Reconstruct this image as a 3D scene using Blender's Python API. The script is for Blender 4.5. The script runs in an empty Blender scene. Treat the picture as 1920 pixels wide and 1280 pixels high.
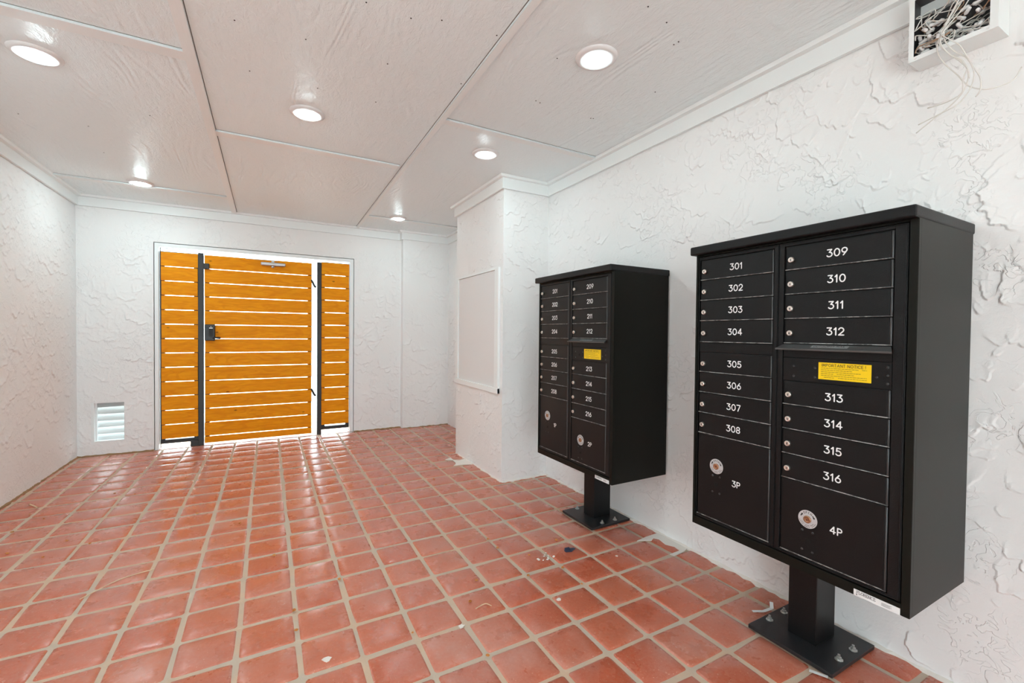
import bpy, math, random
import numpy as np
from mathutils import Vector, Matrix

C = bpy.context
sc = C.scene
COL = sc.collection

# ------------------------------------------------------------------ camera
cam_d = bpy.data.cameras.new('camera')
cam = bpy.data.objects.new('camera', cam_d)
COL.objects.link(cam)
Rv = Vector((0.87545, -0.48321, 0.00962)); Fv = Vector((0.48331, 0.87528, -0.01714))
Fv.normalize(); Uv = Rv.cross(Fv).normalized(); Rv = Fv.cross(Uv).normalized()
cam.matrix_world = Matrix(((Rv.x, Uv.x, -Fv.x, 0.0), (Rv.y, Uv.y, -Fv.y, 0.0), (Rv.z, Uv.z, -Fv.z, 1.2), (0, 0, 0, 1)))
cam_d.sensor_width = 36.0
cam_d.lens = 829.1 / 1920 * 36
cam_d.shift_y = -0.0006
cam_d.clip_start = 0.02
sc.camera = cam

# ------------------------------------------------------------------ world, exposure
SKY = 6.0
SUN = 17.0
LAMP = 118.0
sc.cycles.max_bounces = 10
sc.cycles.diffuse_bounces = 6
sc.view_settings.view_transform = 'Standard'
sc.view_settings.look = 'None'
sc.view_settings.gamma = 1.0
sc.view_settings.use_curve_mapping = False
sc.view_settings.exposure = 0.30
w = bpy.data.worlds.new('sky'); sc.world = w
w.use_nodes = True
bg = w.node_tree.nodes['Background']
bg.inputs['Color'].default_value = (0.80, 0.95, 1.0, 1)
bg.inputs['Strength'].default_value = SKY
sun_d = bpy.data.lights.new('sun', 'SUN'); sun_d.energy = SUN; sun_d.angle = .01; sun_d.color = (.78, .97, 1)
sun = bpy.data.objects.new('sun', sun_d); COL.objects.link(sun)
sun.location = (-6, -8, 9); sun.rotation_euler = (0, math.radians(-35), 0)   # along the far wall, never through the gate

# ------------------------------------------------------------------ materials
class NT:
    def __init__(s, name):
        s.m = bpy.data.materials.new(name); s.m.use_nodes = True
        s.t = s.m.node_tree; s.b = s.t.nodes['Principled BSDF']
        s.pos = None
    def n(s, typ, props=None, **ins):
        nd = s.t.nodes.new('ShaderNode' + typ)
        for k, v in (props or {}).items(): setattr(nd, k, v)
        for k, v in ins.items():
            key = int(k[1:]) if k[0] == 'i' and k[1:].isdigit() else k.replace('_', ' ')
            s.set(nd.inputs[key], v)
        return nd
    def set(s, sock, v):
        if hasattr(v, 'links') or isinstance(v, bpy.types.NodeSocket): s.t.links.new(v, sock)
        elif isinstance(v, (tuple, list)) and len(v) == 3 and len(sock.default_value) == 4: sock.default_value = (*v, 1)
        else: sock.default_value = v
    def P(s):
        if s.pos is None: s.pos = s.n('NewGeometry').outputs['Position']
        return s.pos
    def mapped(s, scale, loc=(0, 0, 0)):
        return s.n('Mapping', Vector=s.P(), Scale=scale, Location=loc).outputs[0]
    def noise(s, scale, detail=2.0, rough=.5, dist=0.0, vec=None):
        return s.n('TexNoise', Vector=vec if vec is not None else s.P(), Scale=scale, Detail=detail, Roughness=rough, Distortion=dist).outputs[0]
    def rng(s, val, a, b, c=0.0, d=1.0, smooth=True):
        nd = s.n('MapRange', {'interpolation_type': 'SMOOTHSTEP' if smooth else 'LINEAR'})
        s.set(nd.inputs[0], val)
        for i, x in enumerate((a, b, c, d)): s.set(nd.inputs[1 + i], x)
        return nd.outputs[0]
    def math(s, op, a, b=0.0, c=None):
        nd = s.n('Math', {'operation': op}); s.set(nd.inputs[0], a); s.set(nd.inputs[1], b)
        if c is not None: s.set(nd.inputs[2], c)
        return nd.outputs[0]
    def mix(s, fac, a, b, blend='MIX'):
        nd = s.n('Mix', {'data_type': 'RGBA', 'blend_type': blend})
        s.set(nd.inputs[0], fac); s.set(nd.inputs[6], a); s.set(nd.inputs[7], b)
        return nd.outputs[2]
    def bump(s, h, strength=1.0, dist=0.01):
        nd = s.n('Bump', Height=h, Strength=strength, Distance=dist)
        s.t.links.new(nd.outputs[0], s.b.inputs['Normal'])
    def base(s, v): s.set(s.b.inputs['Base Color'], v)
    def rough(s, v): s.set(s.b.inputs['Roughness'], v)

def plain(name, col, rough=.5, metal=0.0, emit=None):
    t = NT(name); t.base(col); t.rough(rough); t.b.inputs['Metallic'].default_value = metal
    if emit:
        t.b.inputs['Emission Color'].default_value = (*emit[0], 1); t.b.inputs['Emission Strength'].default_value = emit[1]
    return t.m

def stucco():
    t = NT('white_stucco')
    n2 = t.noise(22, 3, .55, .8)
    mask = t.rng(t.noise(3.1, 3, .6, 0, t.mapped((1, 1, 1), (17, 5, 4))), .46, .6)
    h = t.math('ADD', t.math('MULTIPLY', t.math('MULTIPLY', t.rng(n2, .5, .53), mask), .16), t.math('MULTIPLY', t.noise(50, 4, .65), .16))
    h = t.math('ADD', h, t.math('MULTIPLY', t.noise(6, 2), .35))
    t.bump(h, .9, .010)
    t.base(t.mix(t.noise(1.7, 3), (.87, .87, .87), (.90, .90, .895)))
    t.rough(.55)
    return t.m

def ceiling_mat(axis):
    t = NT('rough_sawn_ceiling_paint')
    sc_ = (1, .22, 1) if axis == 'y' else (.22, 1, 1)
    v = t.mapped(sc_)
    big = t.noise(3.2, 2, .5, .4, v)
    ring = t.math('SINE', t.math('MULTIPLY', big, 95.0))
    fine = t.noise(70, 3, .6, .5, t.mapped((1, .3, 1)))
    fine2 = t.noise(30, 4, .65, 1.2, t.mapped((1, .6, 1)))
    m = t.rng(t.noise(1.6, 2), .4, .6)
    h = t.math('ADD', t.math('MULTIPLY', t.math('MULTIPLY', ring, m), .22), t.math('MULTIPLY', fine, .6))
    h = t.math('ADD', h, t.math('MULTIPLY', fine2, .8))
    t.bump(h, .9, .006)
    t.base(t.mix(t.noise(1.1, 3), (.84, .91, .93), (.87, .935, .95)))
    t.rough(.38)
    return t.m

def paint():
    t = NT('white_painted_timber')
    t.bump(t.noise(40, 3, .6, 0, t.mapped((1, .1, 1))), .25, .003)
    t.base((.87, .90, .90)); t.rough(.4)
    return t.m

def tile_mat():
    t = NT('terracotta_tile')
    at = t.n('Attribute', {'attribute_name': 'tile'}).outputs['Color']
    sep = t.n('SeparateColor', Color=at)
    r, g, b = sep.outputs
    col = t.mix(r, (.50, .088, .034), (.56, .135, .066))
    col = t.mix(t.math('MULTIPLY', g, .55), col, (.55, .135, .055))
    mott = t.noise(11, 4, .6, .2)
    col = t.mix(t.rng(mott, .2, .85, 0, .32), col, (.42, .08, .038))
    col = t.mix(t.rng(t.noise(75, 4, .7), .3, .7, 0, .30), col, (.62, .27, .19))
    # pale cement haze and scuffs left on the tiles
    haze = t.math('MULTIPLY', t.rng(t.noise(2.1, 5, .6, .5), .40, .68, 0, .36), t.rng(t.noise(9, 5, .7, .3), .15, .85))
    col = t.mix(haze, col, (.62, .46, .41))
    scuff = t.math('MULTIPLY', t.rng(t.noise(26, 4, .6, 1.4), .60, .78, 0, .45), t.rng(t.noise(3.3, 3, .5, 0, t.mapped((1, 1, 1), (4, 8, 0))), .5, .62))
    col = t.mix(scuff, col, (.74, .62, .55))
    speck = t.rng(t.noise(130, 2, .5), .66, .74, 0, .6)
    col = t.mix(speck, col, (.78, .48, .36))
    t.base(col)
    t.rough(t.math('ADD', t.rng(t.noise(6, 4, .6), .3, .7, .20, .36), t.math('MULTIPLY', haze, .25)))
    t.b.inputs['Coat Weight'].default_value = .40; t.b.inputs['Coat Roughness'].default_value = .26
    t.bump(t.math('ADD', t.noise(9, 3, .5), t.math('MULTIPLY', t.noise(60, 3, .6), .12)), .35, .012)
    return t.m

def grout_mat():
    t = NT('sandy_grout')
    t.base(t.mix(t.rng(t.noise(5, 4, .6), .35, .65), (.62, .44, .31), (.54, .44, .35)))
    t.rough(.85); t.bump(t.noise(120, 3), .4, .002)
    return t.m

def wood_mat():
    t = NT('orange_stained_cedar')
    v = t.mapped((.16, 1, 1))
    g1 = t.noise(38, 5, .6, .6, v)
    col = t.mix(t.rng(g1, .3, .7), (.93, .36, .005), (.84, .275, .003))
    rings = t.math('SINE', t.math('MULTIPLY', t.noise(9, 2, .5, .3, v), 60.0))
    col = t.mix(t.rng(rings, .3, 1.0, 0, .35), col, (.72, .20, .002))
    k = t.n('TexVoronoi', {'feature': 'F1'}, Vector=t.mapped((3.2, 1, 7.0), (.3, 0, .4)), Scale=1.0, Randomness=1.0).outputs[0]
    col = t.mix(t.rng(k, .035, .075, .8, 0), col, (.16, .035, .002))
    t.base(col); t.rough(.55); t.b.inputs['Specular IOR Level'].default_value = .15
    t.bump(g1, .3, .002)
    return t.m

def powder():
    t = NT('black_powder_coat')
    t.base((.006, .006, .0065)); t.rough(t.rng(t.noise(3, 3), .3, .7, .36, .44)); t.b.inputs['Specular IOR Level'].default_value = .27
    t.bump(t.noise(420, 2, .5), .45, .0016)
    return t.m

STUCCO = stucco(); CEIL = ceiling_mat('y'); PAINT = paint(); TILE = tile_mat(); GROUT = grout_mat(); WOOD = wood_mat(); BLACK = powder()
SATIN = plain('black_brushed_coat', (.010, .010, .008), .33)
SATIN.node_tree.nodes['Principled BSDF'].inputs['Specular IOR Level'].default_value = .12
NICKEL = plain('nickel', (.80, .74, .68), .28, .9)
BRASS = plain('aged_brass', (.45, .25, .15), .35, .9)
WHITE = plain('white_print', (.88, .88, .88), .5)
INK = plain('black_ink', (.015, .015, .015), .6)
YELLOW = plain('yellow_label', (.93, .62, .0), .45)
SILVERL = plain('silver_label', (.62, .63, .65), .35, .3)
GREYL = plain('worn_grey_label', (.38, .39, .39), .4, .3)
def worn_lit():
    t = NT('worn_lit_edge')  # worn coat, with the highlight along the ledge painted in as lighter grey
    f = t.rng(t.noise(38, 3, .7), .40, .60)
    t.base(t.mix(f, (.10, .10, .10), (.40, .40, .39))); t.b.inputs['Metallic'].default_value = .3
    t.rough(.3); return t.m
WORN_LIT = worn_lit()
BEAD = plain('grey_black_edge', (.045, .045, .047), .3, .2)
HOODM = plain('worn_grey_coat', (.10, .10, .10), .32, .4)
ZINC = plain('zinc_bolt', (.62, .63, .62), .3, .9)
STEEL = plain('black_steel', (.018, .018, .02), .42)
ALU = plain('aluminium', (.55, .55, .56), .35, .5)
VOID = plain('dark_hole', (.004, .004, .004), .9)
LIGHTS = {}
def light_mat(k):
    if k not in LIGHTS: LIGHTS[k] = plain('lamp_lens', (.9, .9, .9), .4, 0, ((.755, .955, .985), LAMP * k))
    return LIGHTS[k]
PLASTIC = plain('white_plastic', (.82, .82, .82), .35)
WIREW = plain('white_wire', (.80, .78, .74), .4)
WIREB = plain('bronze_wire', (.45, .27, .16), .4)
BOXIN = plain('dark_box_lining', (.05, .05, .055), .5)
LEAFM = plain('dry_leaf', (.55, .20, .04), .7)
BLUEP = plain('navy_plastic', (.035, .042, .075), .3)
SPILL = plain('white_paint_spill', (.82, .76, .70), .6)
CONC = plain('pale_concrete', (.72, .70, .66), .9)
STRAW = plain('straw', (.72, .55, .36), .7)

# ------------------------------------------------------------------ mesh builder
class MB:
    def __init__(s): s.v = []; s.f = []; s.mi = []; s.sm = []
    def add(s, vs, fs, m=0, smooth=False):
        o = len(s.v); s.v += [tuple(p) for p in vs]
        for f in fs: s.f.append([i + o for i in f]); s.mi.append(m); s.sm.append(smooth)
    def box(s, x0, x1, y0, y1, z0, z1, m=0):
        x0, x1 = min(x0, x1), max(x0, x1); y0, y1 = min(y0, y1), max(y0, y1); z0, z1 = min(z0, z1), max(z0, z1)
        s.add([(x0, y0, z0), (x1, y0, z0), (x1, y1, z0), (x0, y1, z0), (x0, y0, z1), (x1, y0, z1), (x1, y1, z1), (x0, y1, z1)],
              [(0, 3, 2, 1), (4, 5, 6, 7), (0, 1, 5, 4), (1, 2, 6, 5), (2, 3, 7, 6), (3, 0, 4, 7)], m)
        return s
    def lathe(s, prof, c, axis, n=24, m=0, smooth=True, cap=True):
        """prof: list of (radius, height along axis) from c"""
        a = Vector(axis).normalized(); t = a.orthogonal().normalized(); b = a.cross(t); c = Vector(c)
        vs = []
        for r, h in prof:
            for i in range(n):
                q = 2 * math.pi * i / n
                vs.append(c + a * h + (t * math.cos(q) + b * math.sin(q)) * r)
        fs = []
        for k in range(len(prof) - 1):
            for i in range(n):
                j = (i + 1) % n
                fs.append((k * n + i, k * n + j, (k + 1) * n + j, (k + 1) * n + i))
        s.add(vs, fs, m, smooth)
        if cap:
            o = len(s.v) - len(vs)
            s.f.append([o + i for i in range(n)][::-1]); s.mi.append(m); s.sm.append(False)
            e = o + (len(prof) - 1) * n
            s.f.append([e + i for i in range(n)]); s.mi.append(m); s.sm.append(False)
        return s
    def tube(s, pts, r, n=6, m=0, spline=True, sub=5, r1=None):
        P = [Vector(p) for p in pts]
        if spline and len(P) > 2:
            Q = []
            for i in range(len(P) - 1):
                p0 = P[max(i - 1, 0)]; p1 = P[i]; p2 = P[i + 1]; p3 = P[min(i + 2, len(P) - 1)]
                for k in range(sub):
                    u = k / sub
                    Q.append(.5 * ((2 * p1) + (p2 - p0) * u + (2 * p0 - 5 * p1 + 4 * p2 - p3) * u * u + (3 * p1 - p0 - 3 * p2 + p3) * u ** 3))
            P = Q + [P[-1]]
        vs = []; nrm = None
        for i, p in enumerate(P):
            d = (P[min(i + 1, len(P) - 1)] - P[max(i - 1, 0)]).normalized()
            if nrm is None: nrm = d.orthogonal().normalized()
            nrm = (nrm - d * nrm.dot(d))
            nrm = nrm.normalized() if nrm.length > 1e-6 else d.orthogonal().normalized()
            bn = d.cross(nrm)
            rr = r if r1 is None else r + (r1 - r) * i / (len(P) - 1)
            for k in range(n):
                q = 2 * math.pi * k / n
                vs.append(p + (nrm * math.cos(q) + bn * math.sin(q)) * rr)
        fs = [(i * n + k, i * n + (k + 1) % n, (i + 1) * n + (k + 1) % n, (i + 1) * n + k) for i in range(len(P) - 1) for k in range(n)]
        fs += [tuple(range(n))[::-1], tuple((len(P) - 1) * n + k for k in range(n))]
        s.add(vs, fs, m, True)
        return s
    def poly(s, pts, nrm, th, m=0):
        """flat polygon (3-D points) given a thickness along nrm"""
        nv = Vector(nrm) * th; k = len(pts); P = [Vector(p) for p in pts]
        s.add([p for p in P] + [p + nv for p in P], [tuple(range(k)), tuple(range(k, 2 * k))] + [(i, (i + 1) % k, k + (i + 1) % k, k + i) for i in range(k)], m)
        return s
    def build(s, name, mats, parent=None, origin=None, bevel=0.0, seg=2, recalc=True):
        if not isinstance(mats, (list, tuple)): mats = [mats]
        o0 = Vector(origin) if origin is not None else (Vector(getattr_loc(parent)) if parent else Vector((0, 0, 0)))
        me = bpy.data.meshes.new(name)
        me.from_pydata([tuple(Vector(p) - o0) for p in s.v], [], s.f)
        for m in mats: me.materials.append(m)
        me.polygons.foreach_set('material_index', s.mi)
        me.polygons.foreach_set('use_smooth', s.sm)
        if recalc:
            import bmesh
            bm = bmesh.new(); bm.from_mesh(me); bmesh.ops.recalc_face_normals(bm, faces=bm.faces); bm.to_mesh(me); bm.free()
        me.update()
        ob = bpy.data.objects.new(name, me); COL.objects.link(ob)
        if parent: ob.parent = parent
        else: ob.location = o0
        if bevel:
            b = ob.modifiers.new('edge', 'BEVEL'); b.width = bevel; b.segments = seg; b.limit_method = 'ANGLE'; b.angle_limit = math.radians(40)
        return ob

def getattr_loc(o):
    p = Vector((0, 0, 0))
    while o: p = p + o.location; o = o.parent
    return p

def tag(o, label, cat, group=None):
    o['label'] = label; o['category'] = cat
    if group: o['group'] = group
    return o
def struct(o): o['kind'] = 'structure'; return o
def thing(name, label, cat, loc, group=None):
    o = bpy.data.objects.new(name, None); o.empty_display_size = .05; COL.objects.link(o); o.location = loc
    return tag(o, label, cat, group)

# stroke lettering: unit-height glyphs, x to the right
def arc(cx, cy, rx, ry, a0, a1, n=12):
    return [(cx + rx * math.cos(math.radians(a0 + (a1 - a0) * i / n)), cy + ry * math.sin(math.radians(a0 + (a1 - a0) * i / n))) for i in range(n + 1)]
GL = {
 '0': (.66, [arc(.33, .5, .33, .5, 0, 360, 24)]),
 '1': (.30, [[(0, .76), (.22, 1), (.22, 0)]]),
 '2': (.62, [arc(.3, .7, .3, .3, 170, -35, 12) + [(0, 0), (.62, 0)]]),
 '3': (.62, [[(.03, 1), (.56, 1), (.26, .62)] + arc(.28, .31, .34, .31, 85, -150, 14)]),
 '4': (.68, [[(.48, 0), (.48, 1), (0, .28), (.68, .28)]]),
 '5': (.62, [[(.55, 1), (.10, 1), (.06, .53)] + arc(.28, .32, .33, .32, 120, -150, 14)]),
 '6': (.62, [[(.44, 1)] + arc(.31, .31, .31, .31, 150, 510, 20)]),
 '7': (.60, [[(0, 1), (.6, 1), (.2, 0)]]),
 '8': (.60, [arc(.3, .74, .25, .26, 0, 360, 18), arc(.3, .25, .30, .25, 0, 360, 18)]),
 '9': (.62, [[(.18, 0)] + arc(.31, .69, .31, .31, -30, 330, 20)]),
 'P': (.55, [[(0, 0), (0, 1), (.28, 1)] + arc(.28, .74, .26, .26, 90, -90, 10) + [(0, .48)]]),
 'O': (.80, [arc(.4, .5, .40, .5, 0, 360, 24)]),
 'E': (.5, [[(.5, 1), (0, 1), (0, 0), (.5, 0)], [(0, .52), (.42, .52)]]),
 'N': (.66, [[(0, 0), (0, 1), (.66, 0), (.66, 1)]]),
 'I': (.0, [[(0, 0), (0, 1)]]),
 'M': (.8, [[(0, 0), (.1, 1), (.4, .2), (.7, 1), (.8, 0)]]),
 'R': (.58, [[(0, 0), (0, 1), (.28, 1)] + arc(.28, .74, .26, .26, 90, -90, 10) + [(0, .48)], [(.28, .48), (.58, 0)]]),
 'T': (.6, [[(0, 1), (.6, 1)], [(.3, 1), (.3, 0)]]),
 'A': (.76, [[(0, 0), (.38, 1), (.76, 0)], [(.13, .33), (.63, .33)]]),
 'C': (.74, [arc(.42, .5, .42, .5, 50, 310, 18)]),
 'U': (.6, [[(0, 1), (0, .3)] + arc(.3, .3, .3, .3, 180, 360, 10) + [(.6, 1)]]),
 'G': (.8, [arc(.42, .5, .42, .5, 50, 350, 18) + [(.83, .48), (.5, .48)]]),
 'L': (.48, [[(0, 1), (0, 0), (.48, 0)]]),
 'F': (.48, [[(.48, 1), (0, 1), (0, 0)], [(0, .52), (.4, .52)]]),
 '!': (.0, [[(0, 1), (0, .3)], [(0, .06), (0, 0)]]),
}
def stroke2d(pl, wd):
    """outline quads and joint discs for a polyline"""
    out = []
    h = wd / 2
    for (x0, y0), (x1, y1) in zip(pl, pl[1:]):
        dx, dy = x1 - x0, y1 - y0; L = math.hypot(dx, dy) or 1e-9
        nx, ny = -dy / L * h, dx / L * h
        out.append([(x0 + nx, y0 + ny), (x0 - nx, y0 - ny), (x1 - nx, y1 - ny), (x1 + nx, y1 + ny)])
    for x, y in pl:
        out.append([(x + h * math.cos(q), y + h * math.sin(q)) for q in [2 * math.pi * i / 8 for i in range(8)]])
    return out
def text2d(txt, h, wd=.12, sp=.22):
    polys = []; x = 0
    for ch in txt:
        if ch == ' ': x += .45; continue
        gw, strokes = GL[ch]
        for st in strokes: polys += stroke2d([(px + x, py) for px, py in st], wd)
        x += gw + sp
    W = x - sp
    return [[((px - W / 2) * h, (py - .5) * h) for px, py in p] for p in polys], W * h
def put2d(mb, polys, O, X, Y, m=0):
    O, X, Y = Vector(O), Vector(X), Vector(Y)
    N = X.cross(Y).normalized() * 6e-6
    for i, p in enumerate(polys): mb.add([O + N * i + X * a + Y * b for a, b in p], [tuple(range(len(p)))], m)

# ------------------------------------------------------------------ room
XL, XR, XR2, XP = -1.5625, 2.075, 2.068, 1.647
YP1, YP2, YF, YFP, XJ = 3.139, 4.129, 5.567, 5.477, 1.470
H = 2.451
YB = -2.0

def add_grid_wall(mb, pts_fn, us, vs, holes, th_vec):
    """vertical wall with rectangular holes: us, vs cut lines; pts_fn(u, v) -> front point"""
    th = Vector(th_vec)
    def inside(u0, u1, v0, v1):
        return any(u0 >= a - 1e-6 and u1 <= b + 1e-6 and v0 >= c - 1e-6 and v1 <= d + 1e-6 for a, b, c, d in holes)
    for u0, u1 in zip(us, us[1:]):
        for v0, v1 in zip(vs, vs[1:]):
            if inside(u0, u1, v0, v1): continue
            P = [Vector(pts_fn(u, v)) for u, v in ((u0, v0), (u1, v0), (u1, v1), (u0, v1))]
            mb.add(P, [(0, 1, 2, 3)]); mb.add([p + th for p in P], [(3, 2, 1, 0)])
    for a, b, c, d in holes:
        ring = [Vector(pts_fn(u, v)) for u, v in ((a, c), (b, c), (b, d), (a, d))]
        for i in range(4):
            p, q = ring[i], ring[(i + 1) % 4]
            mb.add([p, q, q + th, p + th], [(0, 1, 2, 3)])

def coords(cuts, res):
    """cut lines -> sample positions; res is one step per interval"""
    out = []
    for k, (a, b) in enumerate(zip(cuts, cuts[1:])):
        n = max(1, int(round((b - a) / res[k]))); out.append(np.linspace(a, b, n + 1)[:-1])
    return np.concatenate(out + [np.array([cuts[-1]])])

def trowel(u, v, seed, lean, holes=(), dens=290, umin=None):
    """height field of skip-trowelled plaster: overlapping wedges, each ending in one ragged ledge"""
    rg = np.random.default_rng(seed); h = np.zeros((len(u), len(v)))
    u0, u1, v0, v1 = (u[0] if umin is None else umin), u[-1], v[0], v[-1]
    ph = rg.uniform(0, 6.3, 6)
    def clump(a, b): return np.sin(a * 3.1 + ph[0] + 1.5 * np.sin(b * 2.3 + ph[1])) + np.sin(b * 4.3 + ph[2] + 1.2 * np.sin(a * 2.9 + ph[3])) + .6 * np.sin(a * 7 - b * 6 + ph[4])
    for i in range(int(dens * (u1 - u0) * (v1 - v0))):
        cu, cv = rg.uniform(u0, u1), rg.uniform(v0, v1)
        if clump(cu, cv) < rg.normal(-.3, .9): continue
        big = rg.random() < .24
        L = rg.uniform(.08, .30) if big else rg.uniform(.02, .09)
        W = rg.uniform(.05, .14) if big else rg.uniform(.015, .06)
        hm = rg.uniform(.0035, .0080) if big else rg.uniform(.0022, .0050)
        th = -math.pi / 2 + lean + rg.normal(0, .55)
        cs, sn = math.cos(th), math.sin(th); R_ = L / 2 + W
        a0, a1 = np.searchsorted(u, (cu - R_, cu + R_)); b0, b1 = np.searchsorted(v, (cv - R_, cv + R_))
        if a1 <= a0 or b1 <= b0: continue
        du, dv = u[a0:a1, None] - cu, v[None, b0:b1] - cv
        p = du * cs + dv * sn; q = -du * sn + dv * cs
        f = rg.uniform(22, 60, 3); g = rg.uniform(0, 6.3, 3); am = (.008, .006, .005) if big else (.004, .003, .0025)
        pe = sum(am[k] * np.sin(q * f[k] * (1 + 1.3 * k) + g[k]) for k in range(3)) - rg.uniform(0, 3.0) * q * q / L
        hh = hm * np.clip(1 - (pe - p) / W, 0, 1) ** 2.6 * (p <= pe) * np.clip((1 - np.abs(q) / (L / 2)) * 2.2, 0, 1)
        h[a0:a1, b0:b1] = np.maximum(h[a0:a1, b0:b1] * .85 * (hh > 0) + h[a0:a1, b0:b1] * (hh <= 0), hh + .35 * h[a0:a1, b0:b1] * (hh > 0))
    w_ = np.clip(np.minimum(np.minimum(u - u[0], u[-1] - u)[:, None] / .018, np.minimum(v - v[0], v[-1] - v)[None, :] / .010), 0, 1)
    for a, b, c, d in holes:
        dd = np.maximum(np.maximum(a - u, u - b)[:, None], np.maximum(c - v, v - d)[None, :]); w_ = np.minimum(w_, np.clip(dd / .012, 0, 1))
    return h * w_

def wall_mesh(name, mb, sheets):
    """mb: solid body behind; sheets: (origin, u axis, normal, u, v, heights, holes)"""
    body = struct(mb.build(name, STUCCO, recalc=False))
    V = []; F4 = []; o = 0
    for O, eu, nn, u, v, h, holes in sheets:
        P = np.array(O)[None, None, :] + u[:, None, None] * np.array(eu) + v[None, :, None] * np.array((0, 0, 1.)) + h[:, :, None] * np.array(nn)
        nu, nv = len(u), len(v); V.append(P.reshape(-1, 3))
        I = np.arange(nu * nv).reshape(nu, nv) + o; o += nu * nv
        q = np.stack([I[:-1, :-1], I[1:, :-1], I[1:, 1:], I[:-1, 1:]], -1)
        if np.dot(np.cross(eu, (0, 0, 1.)), nn) < 0: q = q[..., ::-1]
        keep = np.ones(q.shape[:2], bool); uc, vc = (u[1:] + u[:-1]) / 2, (v[1:] + v[:-1]) / 2
        for a, b, c, d in holes: keep &= ~(((uc > a) & (uc < b))[:, None] & ((vc > c) & (vc < d))[None, :])
        F4.append(q[keep].reshape(-1, 4))
    V = np.concatenate(V); F4 = np.concatenate(F4)
    me = bpy.data.meshes.new('plaster_skin'); me.vertices.add(len(V)); me.vertices.foreach_set('co', V.astype(np.float32).ravel())
    lens = np.full(len(F4), 4, np.int32); li = F4.ravel().astype(np.int32)
    me.loops.add(len(li)); me.loops.foreach_set('vertex_index', li)
    me.polygons.add(len(lens)); me.polygons.foreach_set('loop_start', np.concatenate([[0], np.cumsum(lens)[:-1]]).astype(np.int32)); me.polygons.foreach_set('loop_total', lens)
    me.polygons.foreach_set('use_smooth', np.ones(len(lens), bool))
    me.materials.append(STUCCO); me.update(calc_edges=True); me.validate()
    ob = bpy.data.objects.new('plaster_skin', me); COL.objects.link(ob); ob.parent = body; return body

E_ = .004                                      # the solid walls stand this far behind the plaster skin
# far wall with the gate opening, the louvre opening and the shallow jog
GX0, GX1, GZ = -.993, .905, 2.073
VX0, VX1, VZ0, VZ1 = -1.440, -1.222, .128, .497
m = MB(); HO = [(VX0, VX1, VZ0, VZ1), (GX0, GX1, -.1, GZ)]
add_grid_wall(m, lambda u, v: (u, YF + E_, v), [XL - .15, VX0, VX1, GX0, GX1, XJ], [-.1, 0, VZ0, VZ1, GZ, H + .1], HO, (0, .15, 0))
m.box(XJ + E_, XR + .2, YFP + E_, YF + .15, -.1, H + .1)
fu = coords([XL, VX0, VX1, GX0, GX1, XJ], [.0065] * 5); fv = coords([-.02, VZ0, VZ1, GZ, 2.36], [.0065] * 4)
ju = coords([XJ, XR2], [.0065])
wall_mesh('wall_back', m, [((0, YF, 0), (1, 0, 0), (0, -1, 0), fu, fv, trowel(fu, fv, 1, -.1, HO), HO),
    ((0, YFP, 0), (1, 0, 0), (0, -1, 0), ju, fv, trowel(ju, fv, 2, .1), []),
    ((XJ, 0, 0), (0, 1, 0), (-1, 0, 0), np.array([YFP, YF]), np.array([-.02, 2.36]), np.zeros((2, 2)), [])])
m = MB(); m.box(XL - .15, XL - E_, YB, YF + .15, -.1, H + .1)
lu = coords([YB, 3.5, YF], [.05, .0065])
wall_mesh('wall_left', m, [((XL, 0, 0), (0, 1, 0), (1, 0, 0), lu, fv, trowel(lu, fv, 3, .35, dens=330, umin=3.4), [])])
# right wall with the square pier
plan = [(XR + E_, YB), (XR + E_, YP1 + E_), (XP + E_, YP1 + E_), (XP + E_, YP2), (XR2 + E_, YP2), (XR2 + E_, YF + .15), (XR + .2, YF + .15), (XR + .2, YB)]
m = MB(); m.poly([(x, y, -.1) for x, y in plan], (0, 0, 1), H + .2)
ru = coords([YB, .1, YP1], [.05, .0034]); rv = coords([-.02, 2.36], [.0034])
pu = coords([YP1, YP2], [.0045]); qu = coords([XP, XR], [.0045]); ku = coords([YP2, YFP], [.008])
wall_mesh('wall_right', m, [((XR, 0, 0), (0, 1, 0), (-1, 0, 0), ru, rv, trowel(ru, rv, 5, .45, [(.47, .73, 2.14, 2.40)], dens=330, umin=0), []),
    ((XP, 0, 0), (0, 1, 0), (-1, 0, 0), pu, rv, trowel(pu, rv, 6, .4, [(3.17, 4.129, .69, 1.75)], dens=200), []),
    ((0, YP1, 0), (1, 0, 0), (0, -1, 0), qu, rv, trowel(qu, rv, 7, .3, dens=420), []),
    ((XR2, 0, 0), (0, 1, 0), (-1, 0, 0), ku, fv, trowel(ku, fv, 8, .3), [])])
m = MB(); m.box(.45, XR + .2, YB - .15, YB, -.1, H + .1); m.box(XL - .15, .45, YB - .15, YB, 1.75, H + .1)  # unseen end wall and lintel, added to trim the daylight coming in
struct(m.build('wall_front_baffle', STUCCO))

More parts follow.
